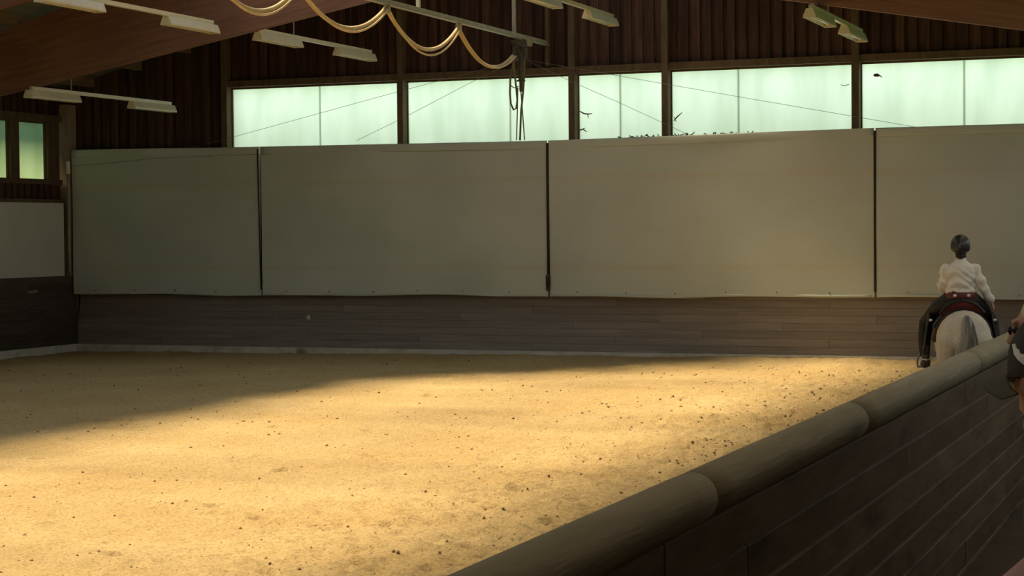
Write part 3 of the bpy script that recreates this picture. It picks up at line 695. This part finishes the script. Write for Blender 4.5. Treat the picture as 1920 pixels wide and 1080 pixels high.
for s, dy, y0 in ((-1, 0, .19), (1, .24, .19), (-1, .12, 1.64), (1, -.1, 1.64)):
    x = s*(.14 if y0 < 1 else .16)
    MB().loft([[(x+r_*math.cos(t), y0+dy+.01+r_*1.1*math.sin(t), z) for t in [2*math.pi*k/12 for k in range(12)]] for r_, z in ((.066, 0.0), (.054, .085))]).build('hoof', M['hoof'], horse)
rr = random.Random(5); tails = [MB(), MB()]
for k in range(110):
    u = rr.uniform(-1, 1); v = rr.uniform(-.6, 1); e = rr.uniform(-.05, .05)
    zl = rr.uniform(.38, .62); q_ = 1 if (rr.random() < .42 and u > -.5) else 0
    out = .012*q_
    tails[q_].chain([(.01+u*.040, .05+v*.01, 1.50+.035*(1-u*u), .010), (.018+u*.060, -.055-v*.03-out, 1.42+e*.3, .011), (.026+u*.085+e*.1, -.10-v*.035-out, 1.26, .011), (-.005+u*.135+e*.25, -.10-v*.035-out, 1.06, .011), (-.085+u*.12+e*.3, -.08-v*.03-out, .84, .010), (-.15+u*.07+e*.3, -.05-v*.025, zl, .004)], 6)
tail = tails[0].build('tail', M['tailhair'], horse, smooth=True)
tails[1].build('dark_strands', M['taildark'], tail, smooth=True)
mn = MB()
for k in range(30):
    t = k/29; y = 1.5+.78*t; z = 1.56+.28*t
    mn.chain([(0, y, z, .02), (.06, y-.02, z-.05, .02), (.11, y-.03, z-.22, .008)], 5)
mn.build('mane', M['tailhair'], horse, smooth=True)
for s in (-1, 1): MB().ball((s*.082, 2.42, 1.63), .02, seg=8).build('eye', M['eye'], horse, smooth=True)

# saddle pad and saddle
def arch(mb, y0, y1, cz, rx0, rz0, rx1, rz1, a0, a1, th, n=22):
    outer = []; 
    for (yv, rx, rz) in ((y0, rx0, rz0), (y1, rx1, rz1)):
        for tt in (0, th):
            outer.append([(math.sin(a)*(rx+tt), yv, cz+math.cos(a)*(rz+tt)) for a in [a0+(a1-a0)*k/n for k in range(n+1)]])
    A, B, C_, D_ = outer; b = len(mb.v)
    for L_ in (A, B, C_, D_): mb.v += L_
    m_ = n+1
    for k in range(n):
        mb.f += [(b+k, b+k+1, b+2*m_+k+1, b+2*m_+k), (b+m_+k, b+3*m_+k, b+3*m_+k+1, b+m_+k+1), (b+k, b+m_+k, b+m_+k+1, b+k+1), (b+2*m_+k, b+2*m_+k+1, b+3*m_+k+1, b+3*m_+k)]
    mb.f += [(b, b+2*m_, b+3*m_, b+m_), (b+n, b+m_+n, b+3*m_+n, b+2*m_+n)]
    return mb
sad_loc = (HX, HY, horse.location.z)
pad = arch(MB(), .50, 1.38, 1.22, .322, .325, .315, .33, -1.62, 1.62, .03).build('saddle_pad', M['padfelt'], loc=sad_loc, rz=HR)
tag(pad, 'dark brown felt pad under the saddle on the grey horse', 'saddle pad')
sad = empty('saddle', sad_loc, HR); tag(sad, 'burgundy and black western saddle on the grey horse', 'saddle')
arch(MB(), 0.60, 1.35, 1.22, .352, .357, .345, .362, -1.15, 1.15, .02).build('skirt', M['blackleather'], sad)
# cantle: a raised burgundy arch behind the rider with a black rim
cn = MB(); n = 18; rings = []
for k in range(n+1):
    a = -1.0+2.0*k/n; x = .245*math.sin(a)/math.sin(1.0); h = .085*math.cos(a*1.35)**.7 if abs(a*1.35) < 1.5 else 0
    zb = 1.215+.372*math.cos(math.asin(max(-1, min(1, x/.38))))
    rings.append([(x, .66, zb), (x, .64, zb+h), (x, .69, zb+h+.005), (x, .72, zb)])
cn.loft(rings).build('cantle', M['maroon'], sad)
MB().chain([(r[1][0]*1.02, .66, r[1][2]+.012, .022, .02) for r in rings], 8).build('cantle_rim', M['blackleather'], sad, smooth=True)
MB().chain([(0, .72, 1.64, .20, .05), (0, .95, 1.615, .17, .05), (0, 1.2, 1.64, .15, .05)], 14, ref=(0, 0, 1)).build('seat', M['blackleather'], sad, smooth=True)
MB().chain([(0, 1.3, 1.68, .09), (0, 1.33, 1.80, .03), (0, 1.36, 1.85, .035)], 10).build('horn', M['blackleather'], sad, smooth=True)
for s in (-1, 1):
    f_ = MB().chain([(s*.365, 1.05, 1.50, .02, .11), (s*.405, 1.06, 1.25, .018, .10), (s*.43, 1.07, 1.0, .014, .05)], 8, ref=(0, 1, 0)).build('fender', M['blackleather'], sad, smooth=True)
    st = MB()
    st.chain([(s*.43-.07, 1.10, .875, .012), (s*.43-.075, 1.10, .95, .012), (s*.43-.04, 1.10, 1.04, .012), (s*.43+.04, 1.10, 1.04, .012), (s*.43+.075, 1.10, .95, .012), (s*.43+.07, 1.10, .875, .012)], 6)
    st.box(s*.43-.075, s*.43+.075, 1.05, 1.15, .862, .885)
    st.build('stirrup', M['steel'], sad)
    MB().chain([(s*.36, .62, 1.46, .013), (s*.375, .60, 1.46, .018)], 8).build('concho', M['silver'], sad, smooth=True)

# ------------------------------------------------------------------ people
def hand(mb, wrist, direc, palm_n, size=1.0, curl=.35, thumb=1):
    d = Vector(direc).normalized(); n = Vector(palm_n).normalized(); s = d.cross(n).normalized()*thumb
    w = Vector(wrist)
    p1 = w + d*.05*size; p2 = w + d*.09*size
    mb.chain([(*w, .026*size, .02*size), (*p1, .040*size, .016*size), (*p2, .042*size, .014*size)], 10, ref=tuple(n))
    for k, (off, ln) in enumerate(((.031, .070), (.011, .080), (-.010, .074), (-.030, .058))):
        b = p2 - d*.01*size + s*off*size; q = b + (d*math.cos(curl)+n*math.sin(curl))*ln*.5*size
        e = q + (d*math.cos(curl*2.4)+n*math.sin(curl*2.4))*ln*.5*size
        mb.chain([(*b, .0095*size), (*q, .009*size), (*e, .0075*size)], 7)
    b = w + d*.03*size + s*.03*size; q = b + (d*.7+s*.6+n*.3).normalized()*.04*size; e = q + (d*.85+s*.2+n*.45).normalized()*.032*size
    mb.chain([(*b, .013*size), (*q, .011*size), (*e, .009*size)], 7)

def head(mb, c, yaw, pitch=0.0, sz=1.0):
    """skull, jaw, nose, ears; yaw about z, 0 = facing +y"""
    R_ = Matrix.Rotation(yaw, 3, 'Z') @ Matrix.Rotation(pitch, 3, 'X'); c = Vector(c)
    def T(p): return c + R_ @ (Vector(p)*sz)
    mb.ball(c + R_ @ Vector((0, -.015, .03)), .077*sz, .096*sz, .092*sz, 18, R_)
    mb.ball(c + R_ @ Vector((0, .025, -.035)), .062*sz, .066*sz, .082*sz, 16, R_)
    mb.chain([(*T((0, .06, -.09)), .030*sz), (*T((0, .075, -.105)), .022*sz)], 10)
    mb.chain([(*T((0, .088, .015)), .010*sz), (*T((0, .108, -.022)), .015*sz)], 8)
    mb.chain([(*T((-.02, .083, -.062)), .010*sz), (*T((0, .090, -.060)), .011*sz), (*T((.02, .083, -.062)), .010*sz)], 8)
    mb.chain([(*T((-.045, .078, .038)), .012*sz), (*T((0, .088, .036)), .012*sz), (*T((.045, .078, .038)), .012*sz)], 8)
    for s in (-1, 1):
        mb.chain([(*T((s*.076, -.005, .02)), .010*sz, .02*sz), (*T((s*.080, -.012, -.005)), .011*sz, .022*sz), (*T((s*.074, -.002, -.03)), .009*sz, .014*sz)], 8)
    return T

def eyes(T, parent):
    for s in (-1, 1): MB().ball(T((s*.032, .078, .012)), .0115, seg=10).build('eye', M['eye'], parent, smooth=True)

# rider -------------------------------------------------------------
RL = Vector((HX, HY, horse.location.z))
rider = empty('person', RL, HR); tag(rider, 'rider in a white shirt and black helmet sitting on the grey horse', 'person')
bd = MB()
bd.chain([(0, .95, 1.72, .155, .12), (0, .96, 1.82, .135, .10), (0, .96, 1.96, .145, .10), (0, .95, 2.06, .15, .095), (0, .95, 2.13, .07, .06)], 16, ref=(0, 1, 0))
bd.chain([(0, .955, 2.10, .055), (0, .965, 2.26, .052)], 12)
T = head(bd, (0.0, .985, 2.32), -.08, .0, .98)
LS, LE, LW = (-.17, .95, 2.07), (-.215, .98, 1.83), (-.11, 1.22, 1.78)
RS, RE, RW = (.165, .95, 2.07), (.255, .93, 1.86), (.365, 1.0, 1.665)
for S_, E_, W_ in ((LS, LE, LW), (RS, RE, RW)):
    bd.chain([(*S_, .052), (*E_, .040), (*[(a*.6+b*.4) for a, b in zip(W_, E_)], .034), (*W_, .026)], 10)
hand(bd, LW, (.25, .95, -.1), (.3, .2, -.9), 1.0, .9, -1)
hand(bd, RW, (.30, .12, -.9), (-.8, .3, -.3), 1.0, .5, 1)
for s in (-1, 1):
    bd.chain([(s*.10, .95, 1.70, .10), (s*.24, 1.08, 1.60, .09), (s*.385, 1.26, 1.40, .065), (s*.40, 1.20, 1.22, .058), (s*.40, 1.06, 1.0, .04), (s*.405, 1.05, .945, .038), (s*.41, 1.15, .92, .036), (s*.42, 1.25, .915, .028)], 12)
bd.remesh('body', M['skin'], rider, .0105, 3)
eyes(T, rider)
sh = MB()
sh.chain([(0, .95, 1.765, .175, .135), (0, .955, 1.82, .168, .130), (0, .955, 1.94, .176, .130), (0, .945, 2.03, .192, .125), (0, .945, 2.085, .172, .105), (0, .95, 2.135, .10, .08), (0, .955, 2.165, .072, .068)], 22, ref=(0, 1, 0))
rr = random.Random(2)
def sleeve(S_, E_, W_, k):
    P = []
    for i in range(11):
        t = i/10
        a = Vector(S_).lerp(Vector(E_), t*2) if t < .5 else Vector(E_).lerp(Vector(W_), (t-.5)*2*.94)
        P.append((*a, (.064-.012*t)*(1+.06*math.sin(i*2.2+k))))
    sh.chain(P, 12)
sleeve(LS, LE, LW, 0); sleeve(RS, RE, RW, 1)
for zz, dz in ((1.80, .02), (1.775, -.0)):
    sh.chain([(-.16, .90, zz, .016), (-.08, .835, zz-.01+dz, .016), (.02, .825, zz-.012, .018), (.10, .84, zz-.004, .014), (.16, .90, zz+.01, .014)], 8)
so = sh.remesh('shirt', M['shirt'], rider, .0085, 2)
nvs = len(so.data.vertices); co = np.empty(nvs*3); no = np.empty(nvs*3)          # cloth folds
so.data.vertices.foreach_get('co', co); so.data.vertices.foreach_get('normal', no); co = co.reshape(-1, 3); no = no.reshape(-1, 3)
x_, z_ = co[:, 0], co[:, 2]; w_ = np.exp(-((z_-1.88)/.15)**2)
dsp = .009*w_*np.sin(62*z_+26*x_+2.5*np.sin(17*x_+9*z_)) + .007*np.sin(34*z_-22*x_+2*np.sin(21*x_))*(.35+w_)
so.data.vertices.foreach_set('co', (co+no*dsp[:, None]).ravel()); so.data.update()
MB().chain([(0, .952, 2.135, .066, .062), (0, .96, 2.19, .060, .058)], 16, ref=(0, 1, 0), rounded=False).build('collar', M['shirt'], so, smooth=True)
ch = MB()
ch.chain([(0, .94, 1.66, .20, .15), (0, .945, 1.72, .19, .145), (0, .95, 1.76, .178, .136)], 18, ref=(0, 1, 0))
for s in (-1, 1):
    ch.chain([(s*.11, .95, 1.68, .12), (s*.25, 1.08, 1.585, .105), (s*.40, 1.26, 1.385, .082), (s*.415, 1.20, 1.20, .078), (s*.415, 1.09, 1.03, .066)], 12)
ch.remesh('chaps', M['chaps'], rider, .012, 3)
MB().loft([[(.188*k_*math.cos(t), .95+.145*k_*math.sin(t), z) for t in [2*math.pi*j/28 for j in range(28)]] for z, k_ in ((1.705, 1.05), (1.715, 1.07), (1.775, 1.0), (1.783, .98))]).build('belt', M['maroon'], rider, smooth=True)
for x in (-.075, .085):
    y = .95-.150*math.sqrt(1-(x/.19)**2)
    MB().chain([(x, y-.012, 1.742, .021), (x, y+.01, 1.742, .021)], 12).build('concho', M['silver'], rider, smooth=True)
for s in (-1, 1):
    bt = MB()
    bt.chain([(s*.405, 1.10, 1.10, .056), (s*.405, 1.05, .99, .048), (s*.41, 1.04, .93, .045, .05), (s*.42, 1.16, .915, .042, .032), (s*.43, 1.28, .905, .034, .022)], 12)
    bt.box(s*.41-.035, s*.41+.035, .995, 1.055, .862, .91); bt.box(s*.42-.04, s*.42+.04, 1.1, 1.30, .875, .90)
    bo = bt.remesh('boot', M['boot'], rider, .008, 2)
    MB().chain([(s*.405-.052, 1.05, .965, .007), (s*.405-.03, .99, .965, .008), (s*.405, .97, .965, .009), (s*.405, .93, .955, .007)], 6).chain([(s*.405+.052, 1.05, .965, .007), (s*.405+.03, .99, .965, .008), (s*.405, .97, .965, .009)], 6).build('spur', M['silver'], bo, smooth=True)
# helmet and hair
hm = MB(); rings = []
for k in range(9):
    t = k/8*1.50
    rings.append([(T((0, 0, 0)) + Vector((.114*math.sin(t+.06)*math.cos(a), -.008+.132*math.sin(t+.06)*math.sin(a), .035+.118*math.cos(t+.06)))) for a in [2*math.pi*j/28 for j in range(28)]])
for q_, d_ in ((1, .03), (2, .06), (3, .075)):
    rings.append([q + Vector((0, .006*(q_-1)*max(0, -(q-T((0, 0, 0))).y/.12), -.025-d_*max(0, -(q-T((0, 0, 0))).y/.12)*.5 if q_ == 1 else -.014-.016*max(0, -(q-T((0, 0, 0))).y/.12))) for q in rings[-1]])
helm = hm.loft(rings).build('helmet', M['helmet'], rider, smooth=True)
mb = MB(); c = T((0, 0, 0))
mb.loft([[c+Vector((.085*math.cos(a), .10+.075*k*math.sin(a) if math.sin(a) > 0 else .10, .005-.01*k)) for a in [2*math.pi*j/20 for j in range(20)]] for k in (.8, 1.0)]).build('visor', M['helmet'], helm)
mb = MB().chain([c+Vector((0, 0, 0)) for _ in ()] or [(*(c+Vector((-.045, -.118, .015))), .007), (*(c+Vector((-.015, -.134, .028))), .008), (*(c+Vector((.005, -.132, .045))), .008), (*(c+Vector((.02, -.128, .050))), .006)], 6)
mb.chain([(*(c+Vector((-.012, -.132, .0))), .009), (*(c+Vector((-.012, -.130, .01))), .009)], 6)
mb.build('adjuster', M['steel'], helm, smooth=True)
hr = MB().ball(c+Vector((0, -.055, -.045)), .074, .058, .075, 16).chain([(*(c+Vector((-.045, -.075, -.105))), .022), (*(c+Vector((0, -.095, -.115))), .032), (*(c+Vector((.048, -.075, -.105))), .022)], 10)
hr.remesh('hair', M['hair_dark'], rider, .008, 3)

# standing spectators -----------------------------------------------
def spectator(loc, yaw, label, top_mat, skin, h=1.0, head_yaw=0.0, lean=0.0):
    p = empty('person', loc, yaw); tag(p, label, 'person')
    b = MB(); Z = lambda z: z*h
    b.chain([(0, 0, Z(.92), .15, .11), (0, .0, Z(1.06), .13, .10), (0, .0, Z(1.14), .15, .105), (0, -.03, Z(1.22), .155, .095), (0, -.05, Z(1.36), .15, .07), (0, -.04, Z(1.45), .07, .06)], 16, ref=(0, 1, 0))
    b.chain([(0, -.035, Z(1.43), .057), (0, .01+lean, Z(1.58), .053)], 12)
    T = head(b, (0, .02+lean, Z(1.635)), head_yaw, -.05)
    for s in (-1, 1):
        S_ = (s*.175, -.05, Z(1.40)); E_ = (s*.215, -.07, Z(1.13)); W_ = (s*.21, -.0, Z(.88))
        b.chain([(*S_, .056), (*E_, .042), (*[(a*.5+c_*.5) for a, c_ in zip(E_, W_)], .038), (*W_, .027)], 10)
        hand(b, W_, (-s*.05, .12, -.95), (-s*.95, .1, 0), 1.0, .4, s)
        b.chain([(s*.085, 0, Z(.93), .09), (s*.09, .01, Z(.7), .078), (s*.095, .015, Z(.5), .055), (s*.098, -.01, Z(.32), .05), (s*.10, -.02, Z(.09), .036), (s*.105, .08, .045, .035, .03), (s*.11, .16, .035, .03, .022)], 12)
    b.remesh('body', skin, p, .0075, 4)
    eyes(T, p)
    t = MB()
    t.chain([(0, 0, Z(.90), .175, .135), (0, .03, Z(1.06), .16, .14), (0, .025, Z(1.14), .172, .138), (0, -.03, Z(1.22), .178, .115), (0, -.05, Z(1.35), .175, .088), (0, -.045, Z(1.43), .105, .068), (0, -.03, Z(1.475), .07, .065)], 18, ref=(0, 1, 0))
    for s in (-1, 1):
        t.chain([(s*.165, -.05, Z(1.405), .072), (s*.205, -.06, Z(1.24), .066), (s*.212, -.068, Z(1.17), .064)], 12)
    t.remesh('shirt', top_mat, p, .0095, 4)
    t = MB(); t.chain([(0, 0, Z(.84), .165, .125), (0, 0, Z(.95), .165, .125)], 16, ref=(0, 1, 0))
    for s in (-1, 1): t.chain([(s*.085, 0, Z(.9), .105), (s*.092, .01, Z(.66), .09), (s*.097, .01, Z(.45), .075), (s*.10, -.015, Z(.12), .068)], 12)
    t.remesh('trousers', M['jeans'], p, .011, 3)
    for s in (-1, 1):
        MB().chain([(s*.10, -.05, .05, .045, .045), (s*.105, .06, .05, .048, .042), (s*.112, .19, .04, .042, .03)], 12).build('shoe', M['blackleather'], p, smooth=True)
    return p, T

PZ = .56
capman, T = spectator((-.370, 4.20, PZ), math.radians(95), 'spectator in a charcoal cap with a white wing mark at the right picture edge', M['pink'], M['skin_ruddy'], head_yaw=math.radians(-37))
cm = MB(); rings = []
def cap_pt(t, a, k=1.0): return T((.096*k*math.sin(t)*math.cos(a), -.010+.121*k*math.sin(t)*math.sin(a), .030+.124*k*math.cos(t)))
for k in range(10):
    t = .04+k/9*1.53
    rings.append([cap_pt(t, 2*math.pi*j/36, 1+.006*math.cos(6*2*math.pi*j/36)) for j in range(36)])
rings.append([T((.097*math.cos(a), -.010+.122*math.sin(a), .030-.022)) for a in [2*math.pi*j/36 for j in range(36)]])
cap = cm.loft(rings).build('cap', M['capcloth'], capman, smooth=True)
MB().ball(T((0, -.012, .155)), .008, seg=8).build('button', M['capcloth'], cap, smooth=True)
bm_ = MB(); up = []; lo_ = []
rows = 7; colsn = 15
for j in range(rows):
    for i in range(colsn):
        a = math.radians(22+136*i/(colsn-1)); f_ = j/(rows-1)
        x = .096*math.cos(a); yb = -.010+.120*math.sin(a); y = yb + f_*.078*math.sin(a)**.6
        z = .018 - .030*f_*0 - 6.0*x*x*.9 - .012*f_
        up.append(T((x, y, z)))
nn = rows*colsn
vs = up + [q+Vector((0, 0, -.004)) for q in up]; fs = []
for j in range(rows-1):
    for i in range(colsn-1):
        a = j*colsn+i; fs += [(a, a+1, a+colsn+1, a+colsn), (nn+a, nn+a+colsn, nn+a+colsn+1, nn+a+1)]
for i in range(colsn-1):
    a = (rows-1)*colsn+i; fs.append((a, a+1, nn+a+1, nn+a)); fs.append((i, nn+i, nn+i+1, i+1))
for j in range(rows-1):
    a = j*colsn; fs.append((a, a+colsn, nn+a+colsn, nn+a)); a += colsn-1; fs.append((a, nn+a, nn+a+colsn, a+colsn))
bm_.add(vs, fs).build('brim', M['brimcloth'], cap, smooth=True)
# white wing on the side of the cap
def wing(a0):
    w_ = MB(); outl = [(-.30, .62), (-.10, .28), (.05, .10), (.22, -.06), (.36, -.16), (.40, -.04), (.34, .04), (.36, .12), (.24, .18), (.22, .28), (.10, .32), (.06, .44), (-.06, .50), (-.16, .66)]
    pts = [cap_pt(1.37-.50*(v-.25), a0+.95*u, 1.015) for u, v in outl]; c0 = cap_pt(1.37-.50*(.2-.25), a0+.95*.1, 1.02)
    inn = [cap_pt(1.37-.50*(v-.25), a0+.95*u, .99) for u, v in outl]
    n_ = len(pts); vs = pts+[c0]+inn; fs = [(i, (i+1) % n_, n_) for i in range(n_)] + [(i, n_+1+i, n_+1+(i+1) % n_, (i+1) % n_) for i in range(n_)]
    w_.add(vs, fs).build('wing_emblem', M['white'], cap)
wing(math.radians(157))
MB().ball(T((0, -.045, -.005)), .078, .07, .06, 16).build('hair', M['hair_dark'], capman, smooth=True)

p2, T2 = spectator((-.495, 6.0, PZ+.04), math.radians(80), 'pale blond spectator with dark glasses behind the capped one at the right edge', M['jacket'], M['skin'], .975, lean=.085)
hr = MB().ball(T2((0, -.028, .052)), .088, .098, .090, 18).ball(T2((0, -.06, -.02)), .075, .06, .09, 16)
hr.remesh('hair', M['hair_blond'], p2, .008, 3)
g = MB()
for s in (-1, 1):
    cpt = [T2((s*.032+.020*math.cos(a), .096, .012+.013*math.sin(a))) for a in [2*math.pi*k/14 for k in range(14)]]
    g.loft([cpt, [q+Vector((-.004, 0, 0)) for q in cpt]])
    g.chain([(*T2((s*.06, .094, .016)), .003), (*T2((s*.083, .0, .02)), .003)], 5)
g.chain([(*T2((-.01, .098, .014)), .003), (*T2((.01, .098, .014)), .003)], 5)
g.build('glasses', M['blackleather'], p2)
